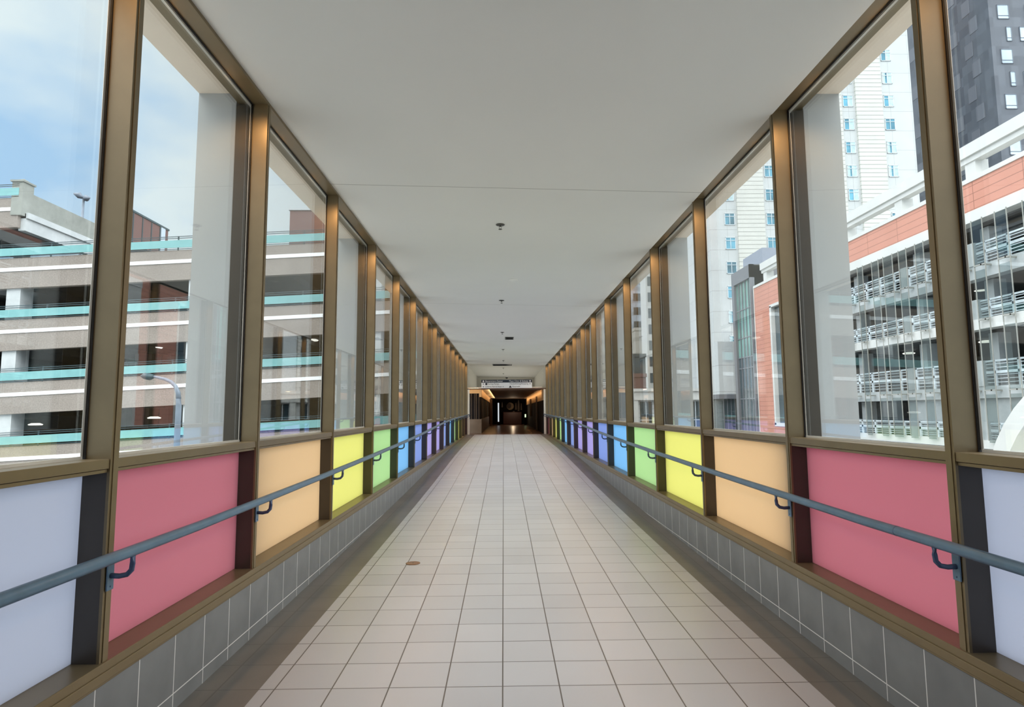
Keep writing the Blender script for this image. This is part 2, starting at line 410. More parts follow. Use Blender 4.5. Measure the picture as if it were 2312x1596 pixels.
# handrails
for s, a, side in ((-1, AL, 'left'), (1, AR, 'right')):
    xr = s*(a-.095)
    e = thing('handrail', (xr, 3, 0), 'slate blue metal handrail along the %s wall of the walkway' % side, 'handrail')
    pts = []
    y = -.6
    while y < YE+.05: pts.append((xr, y, fz(y)+.872)); y += .4
    pts.append((xr, YE+.05, fz(YE)+.872)); pts.append((s*(a-.05), YE+.14, fz(YE)+.872)); pts.append((s*(a+.01), YE+.16, fz(YE)+.872))
    MB().tube(pts, .0225, 16).obj('rail', 'handrail_paint', e)
    if s > 0:
        yj = 2.72; MB().tube([(xr, yj, fz(yj)+.872), (xr, yj+.006, fz(yj)+.872)], .0231, 16).obj('rail_joint', 'bracket_paint', e)
    for k in range(0, NK+1):
        y = yk(k)+.026; z = fz(y)+.872
        p = MB(); p.box(s*(a-.011), s*(a-.0045), y-.021, y+.021, z-.155, z-.035)
        pl = p.obj('bracket', 'handrail_paint', e, bevel=.002)
        ob = MB().tube([(s*(a-.011), y, z-.098), (s*(a-.045), y, z-.100), (s*(a-.075), y, z-.094), (s*(a-.092), y, z-.076), (s*(a-.095), y, z-.05), (s*(a-.095), y, z-.02)], .0105, 10).obj('arm', 'bracket_paint', pl)
        ob.matrix_parent_inverse = Matrix.Identity(4)
        sc_ = MB()
        for dz in (-.14,): sc_.lathe((s*(a-.011), y, z+dz), [(.004, 0), (.003, -s*.002)], 8, 'x')
        ob = sc_.obj('screw', 'bracket_paint', pl); ob.matrix_parent_inverse = Matrix.Identity(4)

# ---------------------------------------------------------------- ceiling fittings
def cz(x): return CEL+(CER-CEL)*(x+AL)/(AL+AR)
e = thing('sprinkler', (0, 0, 0), 'x', 'sprinkler', 'sprinklers in a row along the ceiling')
MB().lathe((0, 0, 0), [(.048, 0), (.05, -.004), (.044, -.010), (.02, -.014)], 28).obj('escutcheon', 'sprinkler_metal', e)
m_ = MB().lathe((0, 0, 0), [(.010, -.010), (.010, -.024), (.007, -.026)], 14)
for q in (-1, 1): m_.tube([(q*.009, 0, -.02), (q*.013, 0, -.032), (q*.010, 0, -.044), (0, 0, -.052)], .0022, 6)
m_.obj('frame', 'sprinkler_metal', e)
MB().lathe((0, 0, 0), [(.005, -.050), (.020, -.054), (.021, -.057), (.004, -.058)], 20).obj('deflector', 'sprinkler_metal', e)
names = ['nearest and largest', 'second nearest', 'third nearest', 'fourth nearest', 'fifth nearest', 'sixth nearest', 'farthest']
for i, (py, px) in enumerate(((507, 1129.5), (678, 1132.5), (750, 1134), (788.5, 1136), (813.5, 1136.5), (830.5, 1136.5), (843, 1136.5))):
    p = at(px, py, Z=3.497); p.z = cz(p.x)
    o_ = e if i == 0 else clone(e, p)
    o_.location = p; o_['label'] = 'ceiling sprinkler with round plate, %s of the row down the ceiling centre' % names[i]
p = at(1159.5, 632, Z=3.49)
tag(MB().lathe((p.x, p.y, cz(p.x)), [(.075, 0), (.075, -.004), (.068, -.008)], 28).obj('cover_plate', 'cover_white'), 'pale round cover plate on the ceiling between first two sprinklers', 'cover plate')
def vent(px, py, wx, wy, label):
    p = at(px, py, Z=3.49); z = cz(p.x)
    e = thing('ceiling_vent', (p.x, p.y, z), label, 'vent')
    m_ = MB(); m_.box(p.x-wx/2, p.x+wx/2, p.y-wy/2, p.y-wy/2+.03, z-.012, z-.001); m_.box(p.x-wx/2, p.x+wx/2, p.y+wy/2-.03, p.y+wy/2, z-.012, z-.001)
    m_.box(p.x-wx/2, p.x-wx/2+.03, p.y-wy/2, p.y+wy/2, z-.012, z-.001); m_.box(p.x+wx/2-.03, p.x+wx/2, p.y-wy/2, p.y+wy/2, z-.012, z-.001)
    m_.obj('frame', 'vent_dark', e)
    m_ = MB(); k = 6
    for i in range(k): m_.box(p.x-wx/2+.03, p.x+wx/2-.03, p.y-wy/2+.03+(wy-.07)*i/k, p.y-wy/2+.045+(wy-.07)*i/k, z-.014, z-.002)
    m_.obj('slats', 'gasket', e)
vent(1150, 763.5, .24, .55, 'small dark square ceiling vent between third and fourth sprinklers')
vent(1134, 824, .86, .9, 'wide dark linear ceiling vent far down the walkway before the sign')
p = at(1144, 849.5, Y=35.5)
e = thing('dome_camera', (p.x, 35.5, cz(p.x)), 'tiny black dome camera on the ceiling above the direction sign', 'security camera')
z = cz(p.x); MB().lathe((p.x, 35.5, z), [(.11, 0), (.11, -.03), (.08, -.04)], 20).obj('base', 'cover_white', e)
MB().lathe((p.x, 35.5, z), [(.08, -.04), (.075, -.08), (.05, -.11), (.015, -.125)], 20).obj('dome', 'black_plastic', e)
p = at(932.5, 1272, Z=.035)
e = thing('floor_plug', (p.x, p.y, fz(p.y)), 'round brown metal cleanout cap set in the pale floor tiles', 'floor cap')
MB().lathe((p.x, p.y, fz(p.y)), [(.066, 0), (.066, .003), (.060, .004)], 32).obj('cap', 'brass', e)
MB().lathe((p.x, p.y, fz(p.y)), [(.008, .004), (.007, .0055)], 12).obj('screw', 'sprinkler_metal', e)

# ---------------------------------------------------------------- far end: bulkhead, sign and the hall beyond
LZ = 2.40
trim(MB().box(-AL-.05, AR+.05, YE+.06, YE+.16, LZ, LZ+.045), 'hall_brown')
MB().box(-AL-.12, -AL, YE+.06, 36.5, LZ, 3.8).obj('wall_bulkhead_left', 'white_wall', **S)
MB().box(AR, AR+.12, YE+.06, 36.5, LZ, 3.8).obj('wall_bulkhead_right', 'white_wall', **S)
MB().box(-AL-.1, AR+.1, 36.5, 36.65, LZ, 3.8).obj('wall_bulkhead_back', 'white_wall', **S)
for s, a in ((-1, AL), (1, AR)):
    trim(MB().box(s*(a-.09), s*(a+.14), YE+.06, YE+.2, .42, LZ), 'white_wall', .004)
# sign
x0 = at(1087, 866, Y=YE).x; x1 = at(1201, 866, Y=YE).x; zt = at(1144, 857, Y=YE).z; zb = LZ+.05; ys_ = YE+.05
e = thing('direction_sign', ((x0+x1)/2, ys_, zb), 'long overhead direction sign, dark band above white, hung at the far opening', 'sign')
zm = zb+(zt-zb)*.66
MB().box(x0, x1, ys_, ys_+.05, zb, zt-.001).obj('sign_panel', 'sign_white', e)
MB().box(x0-.004, x1+.004, ys_-.006, ys_, zm, zt).obj('dark_band', 'sign_navy', e, label='dark navy top band')
def text(s, x, z, size, mat, align='LEFT', parent=e, y=ys_-.008):
    cu = bpy.data.curves.new('lettering', 'FONT'); cu.body = s; cu.size = size; cu.align_x = align; cu.align_y = 'CENTER'; cu.extrude = .001
    ob = bpy.data.objects.new('lettering', cu); COL.objects.link(ob); ob.rotation_euler = (PI/2, 0, 0); ob.location = (x, y, z)
    me = bpy.data.meshes.new_from_object(ob); bpy.data.objects.remove(ob)
    me.materials.clear(); me.materials.append(M(mat)); me.transform(Matrix.Translation((x, y, z)) @ Matrix.Rotation(PI/2, 4, 'X'))
    ob = bpy.data.objects.new('lettering', me); COL.objects.link(ob)
    ob.parent = parent; ob.matrix_parent_inverse = Matrix.Translation(-Vector(parent.location))
H = zt-zb
text('Government Center', x0+.16, zm+(zt-zm)/2, .094, 'sign_text_white'); text('Mayo Clinic & Subway', x1-.16, zm+(zt-zm)/2, .094, 'sign_text_white', 'RIGHT')
text('Parking Ramps', x0+.27, zb+H*.50, .086, 'sign_text_dark', y=ys_-.002); text('Hotels/Dining/Shopping', x1-.16, zb+H*.50, .086, 'sign_text_dark', 'RIGHT', y=ys_-.002)
text('Galleria Mall & Shops at', x0+.16, zb+H*.18, .086, 'sign_text_dark', y=ys_-.002); text('Riverwalk', x0+1.36, zb+H*.18, .086, 'sign_text_dark', y=ys_-.002)
m_ = MB()
def arrow(cx, cz_, r, d):
    m_.prism([(cx-r, cz_-r*.2), (cx, cz_+r) if d > 0 else (cx, cz_-r), (cx+r, cz_-r*.2) if d > 0 else (cx+r, cz_+r*.2)] if d > 0 else [(cx-r, cz_+r*.2), (cx+r, cz_+r*.2), (cx, cz_-r)], 'y', ys_-.010, ys_-.006)
    m_.box(cx-r*.3, cx+r*.3, ys_-.010, ys_-.006, cz_-r if d > 0 else cz_, cz_ if d > 0 else cz_+r)
for cx, cz_, r_, mt in ((x0+.08, zm+(zt-zm)/2, .045, 'sign_text_white'), (x1-.08, zm+(zt-zm)/2, .045, 'sign_text_white'),
                       (x0+.08, zb+H*.5, .03, 'sign_text_dark'), (x1-.08, zb+H*.5, .03, 'sign_text_dark'), (x0+.08, zb+H*.18, .03, 'sign_text_dark')):
    m_ = MB(); arrow(cx, cz_, r_, 1); m_.obj('arrow', mt, e)
m_ = MB(); m_.lathe((x0+.21, ys_-.002, zb+H*.5), [(.05, -.004), (.05, 0)], 20, 'y')
m_.obj('parking_symbol', 'sign_text_dark', e)
m_ = MB(); m_.prism([(x0+1.21, zb+.02), (x0+1.33, zb+.02), (x0+1.29, zb+.10), (x0+1.25, zb+.10)], 'y', ys_-.006, ys_)
m_.obj('peak_symbol', 'sign_text_dark', e)
# hall
HZ = .43
MB().box(-3.2, 3.2, YE+.001, 49, -.3, HZ-.002).obj('floor_hall', 'hall_floor', **S)
MB().box(-.62, 1.72, YE+.17, 47.5, LZ+.0, LZ+.06).obj('ceiling_hall_soffit', 'hall_soffit', **S)
MB().box(-3.2, 3.2, 36.7, 49, 2.95, 3.0).obj('ceiling_hall', 'white_wall', **S)
XL = -1.02
m_ = MB(); m_.box(-3.2, XL-.1, 27.5, 27.6, HZ, 1.08); m_.box(XL-.1, XL, 27.5, 42, HZ, 1.08); m_.obj('wall_hall_left_lower', 'hall_tan', **S)
m_ = MB(); m_.box(-3.2, XL-.1, 27.5, 27.6, 2.26, 2.455); m_.box(XL-.1, XL, 27.5, 47.5, 2.10, 2.455); m_.obj('wall_hall_left_upper', 'wood_warm', **S)
e = thing('window_40', (XL-.05, 27.6, 1.08), kind='structure')
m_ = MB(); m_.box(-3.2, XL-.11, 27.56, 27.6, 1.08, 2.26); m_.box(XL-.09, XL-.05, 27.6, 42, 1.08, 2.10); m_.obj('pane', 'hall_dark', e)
m_ = MB()
for x in (-1.50, -1.33, -1.26, XL-.12): m_.box(x, x+.018, 27.53, 27.56, 1.08, 2.26)
for y in (30, 36.5, 41.9): m_.box(XL-.05, XL, y, y+.08, 1.08, 2.10)
m_.obj('window_frame', 'hall_tan', e)
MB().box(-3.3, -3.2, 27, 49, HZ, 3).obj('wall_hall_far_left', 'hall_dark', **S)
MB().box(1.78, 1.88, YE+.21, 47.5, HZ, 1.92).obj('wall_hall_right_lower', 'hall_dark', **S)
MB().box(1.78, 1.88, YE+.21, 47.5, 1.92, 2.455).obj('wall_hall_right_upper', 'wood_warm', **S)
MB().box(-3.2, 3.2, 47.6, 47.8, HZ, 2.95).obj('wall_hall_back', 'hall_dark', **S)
trim(MB().box(1.70, 1.777, 31.5, 31.6, HZ, 2.2), 'hall_tan')
trim(MB().box(1.66, 1.777, 38.0, 38.1, 1.1, 2.2), 'hall_tan')
trim(MB().box(-.98, -.80, 42.1, 42.4, HZ, 2.3), 'hall_brown')
for y in (28.0,):
    lamp('hall_cove_light', 'AREA', (-.66, 37.0, 2.42), (0, math.radians(90), 0), 34, (1, .62, .30), shape='RECTANGLE', size=.03, size_y=18)
    lamp('hall_cove_light', 'AREA', (1.60, 37.0, 2.30), (0, math.radians(-90), 0), 26, (1, .62, .30), shape='RECTANGLE', size=.03, size_y=18)
    lamp('hall_cove_light', 'AREA', (-1.3, 26.47, 2.425), (math.radians(80), 0, 0), 5, (1, .7, .42), shape='RECTANGLE', size=.5, size_y=.03)
lamp('bulkhead_fill', 'AREA', (.13, 31.5, 2.53), (PI, 0, 0), 26, (1, .98, .92), shape='RECTANGLE', size=3.0, size_y=8.5)  # added fill without a fixture, brightens the walls above the lintel
MB().box(-.62, 1.72, YE+.17, 36.49, 2.461, 2.50).obj('ceiling_bulkhead_shelf', 'white_wall', **S)
lamp('mural_fill', 'POINT', (.7, 44.6, 1.5), (0, 0, 0), 18, (1, .75, .5), shadow_soft_size=0.0)  # added point fill that brightens the mural
MB().box(-AL-.1, -.621, YE+.2, 47.5, 2.46, 2.50).obj('ceiling_hall_cove', 'white_wall', **S)
# doors, mural and the lit strips at the end of the hall
p0 = at(1127, 906, Y=47.4); p1 = at(1184, 945, Y=47.4)
e = thing('wall_mural', (p0.x, 47.5, 1), 'dark mural with a cream ring and pale upright shapes on the hall end wall', 'mural')
MB().box(p0.x-.2, p1.x+.1, 47.45, 47.58, 1.2, 2.15).obj('background', 'hall_dark', e)
c = at(1152, 917, Y=47.4); m_ = MB()
n_ = 28; vs = []; R_ = .29
for i in range(n_):
    t = 2*PI*i/n_; vs.append((c.x+R_*math.cos(t), c.z+R_*math.sin(t)))
m_.prism(vs, 'y', 47.41, 47.44); m_.obj('cream_disc', 'mural_cream', e)
m_ = MB(); q = [(c.x-.10+.17*math.cos(2*PI*i/20), c.z+.03+.23*math.sin(2*PI*i/20)) for i in range(20)]; m_.prism(q, 'y', 47.38, 47.405); m_.obj('red_shape', 'maroon', e)
for px, py, wd, ht in ((1165, 917, .16, .55), (1171, 914, .17, .75), (1177, 918, .12, .55), (1160, 929, .18, .1), (1171, 926, .16, .14), (1134, 914, .10, .40)):
    p = at(px, py, Y=47.4); m_ = MB(); m_.prism([(p.x-wd/2, p.z-ht/2), (p.x+wd/2, p.z-ht/2), (p.x+wd*.35, p.z+ht*.2), (p.x+wd*.2, p.z+ht/2), (p.x-wd*.2, p.z+ht/2), (p.x-wd*.42, p.z+ht*.1)], 'y', 47.41, 47.44)
    m_.obj('pale_shape', 'mural_grey', e)
tag(MB().box(at(1136, 940, Y=46).x, at(1178, 940, Y=46).x, 45.9, 46.6, HZ, at(1150, 930, Y=46).z).obj('hall_bench', 'maroon', bevel=.03), 'dark red low block below the mural at the hall end', 'bench')
def strip(name, px, y0, y1, wd, mat, label, cat):
    a_ = at(px, y0, Y=44); b_ = at(px, y1, Y=44)
    e = thing(name, (a_.x, 44, HZ), label, cat)
    MB().box(a_.x-wd/2, a_.x+wd/2, 43.97, 44.03, b_.z, a_.z).obj('door_edge', mat, e, bevel=.008)
    MB().box(a_.x-wd/2-.04, a_.x+wd/2+.04, 44.035, 44.09, HZ, a_.z+.05).obj('door_frame', 'hall_dark', e)
strip('door_leaf', 1125.3, 909.5, 952, .09, 'door_glow', 'open glass door with bright daylit edge at the left of the hall end', 'door')
strip('door_leaf', 1186.2, 935, 942, .09, 'exit_glow', 'door at the right of the hall end with small yellow green light', 'door')
p = at(1068, 903, Y=27)

# ---------------------------------------------------------------- outside: ground
GZ = -4.6
MB().box(-150, 150, -60, 220, GZ-.3, GZ).obj('ground', 'asphalt', **S)

# ---------------------------------------------------------------- parking garage on the left
FY = 30.0; XE = -4.2
x_ref = at(0, 562.5, Y=FY).x
z0 = at(0, 562.5, Y=FY).z; z1 = at(724, 527, Y=FY); sh = (z1.z-z0)/(z1.x-x_ref)
FH = 3.17
PG = thing('parking_garage', (-15, FY, GZ), 'long concrete parking garage with teal guard rails outside the left windows', 'building')
def shx(x, y, z): return (x, y, z+sh*(x-x_ref))
XW = -62
tops = [z0-FH*i for i in range(0, 6)]
def level(zt, xa, xb, ya, yb, xf):
    """one storey edge: guard rail, spandrel with pale stripe, deck"""
    m_ = MB(xf); m_.box(xa, xb, ya-.06, ya-.02, zt-.39, zt); m_.obj('guard_rail', 'teal_metal', PG, label='teal guard rail board')
    m_ = MB(xf)
    for dz in (.10, .19, -.46): m_.box(xa, xb, ya-.05, ya-.02, zt+dz-.015, zt+dz+.015)
    x = xa+.6
    while x < xb: m_.box(x, x+.06, ya-.02, ya+.02, zt-.52, zt+.22); x += 3.2
    m_.obj('rail_posts', 'rail_dark', PG)
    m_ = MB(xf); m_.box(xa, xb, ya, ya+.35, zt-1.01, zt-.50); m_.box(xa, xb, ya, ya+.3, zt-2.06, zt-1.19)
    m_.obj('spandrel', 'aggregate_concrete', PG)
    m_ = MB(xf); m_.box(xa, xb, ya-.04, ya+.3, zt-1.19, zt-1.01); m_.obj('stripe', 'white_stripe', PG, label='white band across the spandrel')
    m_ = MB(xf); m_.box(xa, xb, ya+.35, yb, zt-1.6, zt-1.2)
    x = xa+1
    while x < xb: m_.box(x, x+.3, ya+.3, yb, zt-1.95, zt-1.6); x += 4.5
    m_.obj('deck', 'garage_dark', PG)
for zt in tops[:5]: level(zt, XW, XE, FY, FY+26, shx)
# the raised block at the left, one storey higher
xb_ = at(42, 470, Y=FY).x
zt5 = at(20, 426, Y=FY).z
fx5 = lambda x, y, z: (x, y, z+sh*(x-x_ref))
level(zt5, XW, xb_, FY, FY+6.5, fx5)
XS = at(50, 480, Y=FY).x
m_ = MB(); m_.box(XS-.3, XS-.01, FY+.3, FY+6.5, at(72, 489, X=XS).z, at(72, 438, X=XS).z); m_.obj('side_parapet', 'smooth_concrete', PG)
za = at(60, 481, X=XS).z
m_ = MB(); m_.box(XS-.3, XS+.05, FY+.2, FY+6.5, za-.95, za-.05); m_.box(XS-.3, XS+.16, FY+.2, FY+6.5, za-.30, za); m_.obj('side_beam', 'pale_concrete', PG)
zpt = at(50, 411, Y=FY).z
m_ = MB(); px0, px1 = at(25, 480, Y=FY).x, at(50, 480, Y=FY).x; py1 = at(72, 500, X=px1).y
m_.box(px0, px1, FY-.05, py1, za-.2, zpt)
m_.box(px0-.06, px1+.06, FY-.12, py1+.06, zpt, zpt+.09)
m_.add([(px0, FY-.06, zpt+.09), (px1, FY-.06, zpt+.09), (px1, py1, zpt+.09), (px0, py1, zpt+.09), ((px0+px1)/2, (FY+py1)/2, zpt+.3)], [(0, 1, 4), (1, 2, 4), (2, 3, 4), (3, 0, 4)])
m_.obj('corner_pier', 'smooth_concrete', PG)
xc0 = at(18, 560, Y=FY).x
for xc in (xc0+.45, xc0+9.6, xc0+18.7, xc0-9.3):
    m_ = MB(); m_.box(xc-.45, xc+.25, FY+.12, FY+.95, GZ, z0+sh*(xc-x_ref)-1.0 if xc > xb_ else zt5-1.5); m_.obj('column', 'pale_concrete', PG)
for xc in (xc0+.45, xc0+9.6):
    for j in range(1, 4):
        MB().box(xc-.3, xc+.2, FY+9+j*.1, FY+9.6+j*.1, tops[j]-1.2, tops[j-1]-1.5).obj('inner_column', 'smooth_concrete', PG)
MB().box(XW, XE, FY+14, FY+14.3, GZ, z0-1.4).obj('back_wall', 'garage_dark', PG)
for (pxa, pxb, ya_, yb_) in ((300, 338, 800, 1000), (362, 382, 800, 1000), (455, 500, 800, 1000)):
    a_ = at(pxa, 900, Y=FY+6); b_ = at(pxb, 900, Y=FY+6)
    MB().box(a_.x, b_.x, FY+6, FY+7, GZ, tops[1]-1.6).obj('brick_core', 'brick_red', PG, label='dark red brick core wall inside')
for (px, py) in ((352, 786), (705, 769.5), (348, 945), (80, 960)):
    p = at(px, py, Y=FY+5)
    MB().lathe((p.x, p.y, p.z), [(.32, 0), (.36, .05), (.2, .12)], 16).obj('ceiling_lamp', 'lamp_glow', PG)
# brick penthouses behind the garage roof
xa = at(305, 480, Y=38).x; pb = at(305, 550, Y=38).z
zt_ = at(305, 481, X=xa).z
y2 = at(380, 519, X=xa).y
e = thing('brick_penthouse', (xa, 40, 9), 'dark red brick penthouse with thin vertical joints above the nearer garage roof', 'building')
MB().box(xa-1.6, xa, 37.6, y2, pb, zt_).obj('wall', 'brick_red', e)
m_ = MB(); m_.box(xa-1.7, xa+.06, 37.5, y2+.06, zt_, zt_+.12)
for k in range(4): m_.box(xa, xa+.05, 37.8+k*1.0, 37.86+k*1.0, pb, zt_)
m_.obj('coping', 'rail_dark', e)
MB().box(xa, xa+.04, y2-.9, y2-.4, pb, pb+2.1).obj('door', 'window_pale', e)
a_ = at(655, 475, Y=42); b_ = at(760, 540, Y=42)
e = thing('brick_penthouse', ((a_.x+b_.x)/2, 44, 9), 'square red brick penthouse seen through the second left window', 'building')
MB().box(a_.x, b_.x, 42, 47, b_.z-.4, a_.z).obj('wall', 'brick_red', e)
MB().box(a_.x-.08, b_.x+.08, 41.92, 47.1, a_.z, a_.z+.14).obj('coping', 'pale_concrete', e)
# roof lamp with two heads, street lamp with one curved arm
p = at(189, 446, Y=40)
e = thing('roof_lamp', (p.x, p.y, 8), 'slim twin headed lamp post rising above the concrete parapet', 'lamp post')
MB().tube([(p.x, p.y, 8.2), (p.x, p.y, p.z)], [.09, .07], 10).obj('pole', 'lamp_metal', e)
for q, nm in ((-1, 'l'), (1, 'r')):
    m_ = MB(); m_.tube([(p.x, p.y, p.z-.05), (p.x+q*.25, p.y-.1, p.z+.02-q*.1), (p.x+q*.55, p.y-.2, p.z+.06-q*.15)], [.06, .22, .05], 10)
    h = m_.obj('lamp_head', 'lamp_metal', e)
p = at(400, 1000, Y=19); q0 = at(404, 900, Y=19); q1 = at(330, 849, Y=19)
e = thing('street_lamp', (p.x, 19, GZ), 'grey street lamp with a single curved arm in front of the garage', 'street lamp')
pts = [(q0.x, 19, GZ), (q0.x, 19, q0.z-.2), (q0.x-.02, 19, q0.z)]
m_ = MB().tube(pts, [.10, .085, .08], 12); m_.obj('pole', 'lamp_metal', e)
arc = [(403.5, 900), (402, 886), (396, 872), (386, 862), (373, 856), (358, 852.5), (345, 850)]
m_ = MB().tube([tuple(at(x, y, Y=19)) for x, y in arc], [.075, .07, .06, .055, .05, .045, .04], 10); m_.obj('arm', 'lamp_metal', e)
a_ = at(347, 850, Y=19); b_ = at(318, 849, Y=19)
m_ = MB().tube([tuple(a_), (a_.x*.7+b_.x*.3, 19, a_.z-.01), (a_.x*.3+b_.x*.7, 19, a_.z+.02), tuple(b_)], [.05, .11, .10, .02], 12, sq=1.6); m_.obj('lamp_head', 'rail_dark', e)

# ---------------------------------------------------------------- parking garage on the right
GX = 24.8
def rz(r): return CAMZ+r*GX
RG = thing('terracotta_garage', (GX, 38, GZ), 'white framed parking garage with terracotta band outside the right windows', 'building')
YA, YB = 21.0, 43.2     # open decks
YT = at(1709, 800, X=GX).y    # far end of the terracotta wall
def rg(name, mat, boxes, **kw):
    m_ = MB()
    for bx in boxes: m_.box(*bx)
    return m_.obj(name, mat, RG, **kw)
rg('terracotta_band', 'terracotta', [(GX, GX+.6, YA, YT, rz(.4176), rz(.4805))], label='terracotta tile band')
rg('terracotta_wall', 'terracotta', [(GX+.0, GX+.6, YB+3, 51.6, GZ, rz(.4176)), (GX, GX+.6, 54.2, YT, GZ, rz(.4176)), (GX, GX+.6, 51.6, 54.2, rz(.385), rz(.4176)), (GX, GX+.6, 51.6, 54.2, GZ, rz(-.055))])
rg('tall_window_frame', 'white_concrete', [(GX-.06, GX+.4, 54.1, 54.4, rz(-.055), rz(.385)), (GX-.06, GX+.4, 51.5, 51.7, rz(-.055), rz(.385)), (GX-.06, GX+.4, 51.5, 54.4, rz(.38), rz(.39)), (GX-.06, GX+.4, 51.5, 54.4, rz(-.06), rz(-.048))])
rg('tall_window_glass', 'street_glass', [(GX+.3, GX+.35, 51.6, 54.2, rz(-.055), rz(.385))])
rg('corner_trim', 'white_concrete', [(GX-.05, GX+.3, YT+.001, YT+.10, GZ, rz(.487)), (GX-.07, GX+.7, YA, YT, rz(.4805), rz(.490))])
rg('white_band', 'white_concrete', [(GX-.08, GX+.6, YA, YB+3, rz(.394), rz(.4176)), (GX-.08, GX+.6, YA, YB+3, rz(.164), rz(.186)), (GX-.08, GX+.6, YA, YB+3, rz(-.0835), rz(-.066)), (GX-.02, GX+.6, YB, YB+3, GZ, rz(.394))])
rg('roof_beam', 'white_concrete', [(GX-.15, GX+.7, YA, 55.8, rz(.536), rz(.562)), (GX-.02, GX+.5, YA, 55.8, rz(.524), rz(.536))])
for y in (55.2, 48.8, 42.0, 36.0, 30.2, 24.4):
    rg('roof_pillar', 'white_concrete', [(GX+.05, GX+.75, y-.35, y+.35, rz(.488), rz(.526))])
for nm, a_, b_ in (('deck_edge', .274, .303), ('deck_edge', .021, .046)):
    rg(nm, 'pale_concrete', [(GX+.25, GX+.9, YA, YB, rz(a_), rz(b_))])
for a_ in (.285, .17, .03, -.08, .40):
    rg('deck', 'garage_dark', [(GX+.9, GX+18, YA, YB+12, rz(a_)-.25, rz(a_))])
rg('inner_wall', 'smooth_concrete', [(GX+17.6, GX+18, YA, YB+12, GZ, rz(.39)), (GX+.9, GX+18, YB+2, YB+2.4, GZ, rz(.39))])
for y in (42.6, 36.2, 30.9, 25.0):
    for zb_, ztp in ((.303, .353), (.186, .23), (.046, .10), (-.066, -.028)):
        rg('deck_pier', 'pale_concrete', [(GX+.2, GX+.75, y-.28, y+.28, rz(zb_), rz(ztp))])
    rg('column', 'pale_concrete', [(GX+1.1, GX+1.8, y-.3, y+.3, GZ, rz(.4))])
for zb_, ztp in ((.303, .350), (.186, .227), (.046, .0985), (-.066, -.031)):
    m_ = MB(); h = rz(ztp)-rz(zb_)
    for i in range(7): m_.box(GX+.35, GX+.38, YA, YB, rz(zb_)+h*(.12+.145*i), rz(zb_)+h*(.12+.145*i)+.035)
    m_.box(GX+.32, GX+.40, YA, YB, rz(ztp)-.07, rz(ztp)); m_.box(GX+.32, GX+.40, YA, YB, rz(zb_)+h*.48, rz(zb_)+h*.48+.14)
    y = YA+.3
    while y < YB: m_.box(GX+.32, GX+.42, y, y+.14, rz(zb_), rz(ztp)); y += 1.45
    m_.obj('deck_railing', 'rail_white', RG)
fins = [(41.85, 41.2), (40.2, 39.6), (38.6, 37.9), (37.4, 36.5), (35.9, 35.2), (34.4, 33.7), (32.9, 32.3), (31.6, 30.7), (30.1, 29.4), (28.6, 27.9), (27.0, 26.2), (25.2, 24.4)]
for (ya, yb) in fins:
    for za_, zb_ in ((.30, .39), (.19, .285), (.04, .164), (-.066, .028)):
        m_ = MB(); m_.box(GX-.26, GX-.245, yb+.05, ya-.05, rz(za_)-.1, rz(zb_)); m_.obj('glass_fin', 'fin_glass', RG)
    m_ = MB()
    for y in (ya, yb): m_.box(GX-.27, GX-.23, y-.02, y+.02, rz(-.066), rz(.394))
    for r in (.30, .186, .04): m_.box(GX-.29, GX-.22, yb, ya, rz(r)-.13, rz(r)-.06); m_.box(GX-.29, GX+.3, yb+.2, yb+.28, rz(r)-.13, rz(r)-.06)
    m_.obj('fin_frame', 'cap_grey', RG)
for (px, py) in ((2028, 606), (2043, 699), (2063, 779), (2052, 799), (2198, 546), (2216, 656), (2227, 773)):
    d = at(px, py, X=GX+3)
    MB().lathe((d.x, d.y, d.z), [(.34, 0), (.38, .05), (.2, .12)], 16).obj('ceiling_lamp', 'lamp_glow', RG)
rg('blank_wall', 'pale_concrete', [(GX+.5, GX+.9, 28, 37.0, rz(-.066), rz(.021))])
# arch at the lower right: white curved canopy over the street
a_ = at(2232, 1010, X=17); e = thing('arch_canopy', (17, a_.y, GZ), 'white curved concrete arch at the lower right window in front of garage', 'arch')
pts = []; Rr = 5.4
cy_ = a_.y-Rr+.35; cz_0 = a_.z-2.4
for i in range(25):
    t = PI*i/24*.98; pts.append((cy_+Rr*math.cos(t), cz_0+Rr*math.sin(t)*1.0))
for i in range(25)[::-1]:
    t = PI*i/24*.98; pts.append((cy_+(Rr-.62)*math.cos(t), cz_0+(Rr-.62)*math.sin(t)))
MB().prism(pts, 'x', 17, 18.2).obj('arch_band', 'white_concrete', e)
m_ = MB(); m_.box(17.2, 18, cy_+Rr-.75, cy_+Rr, GZ, cz_0+.1); m_.box(17.2, 18, cy_-Rr, cy_-Rr+.75, GZ, cz_0+.1); m_.obj('leg', 'white_concrete', e)

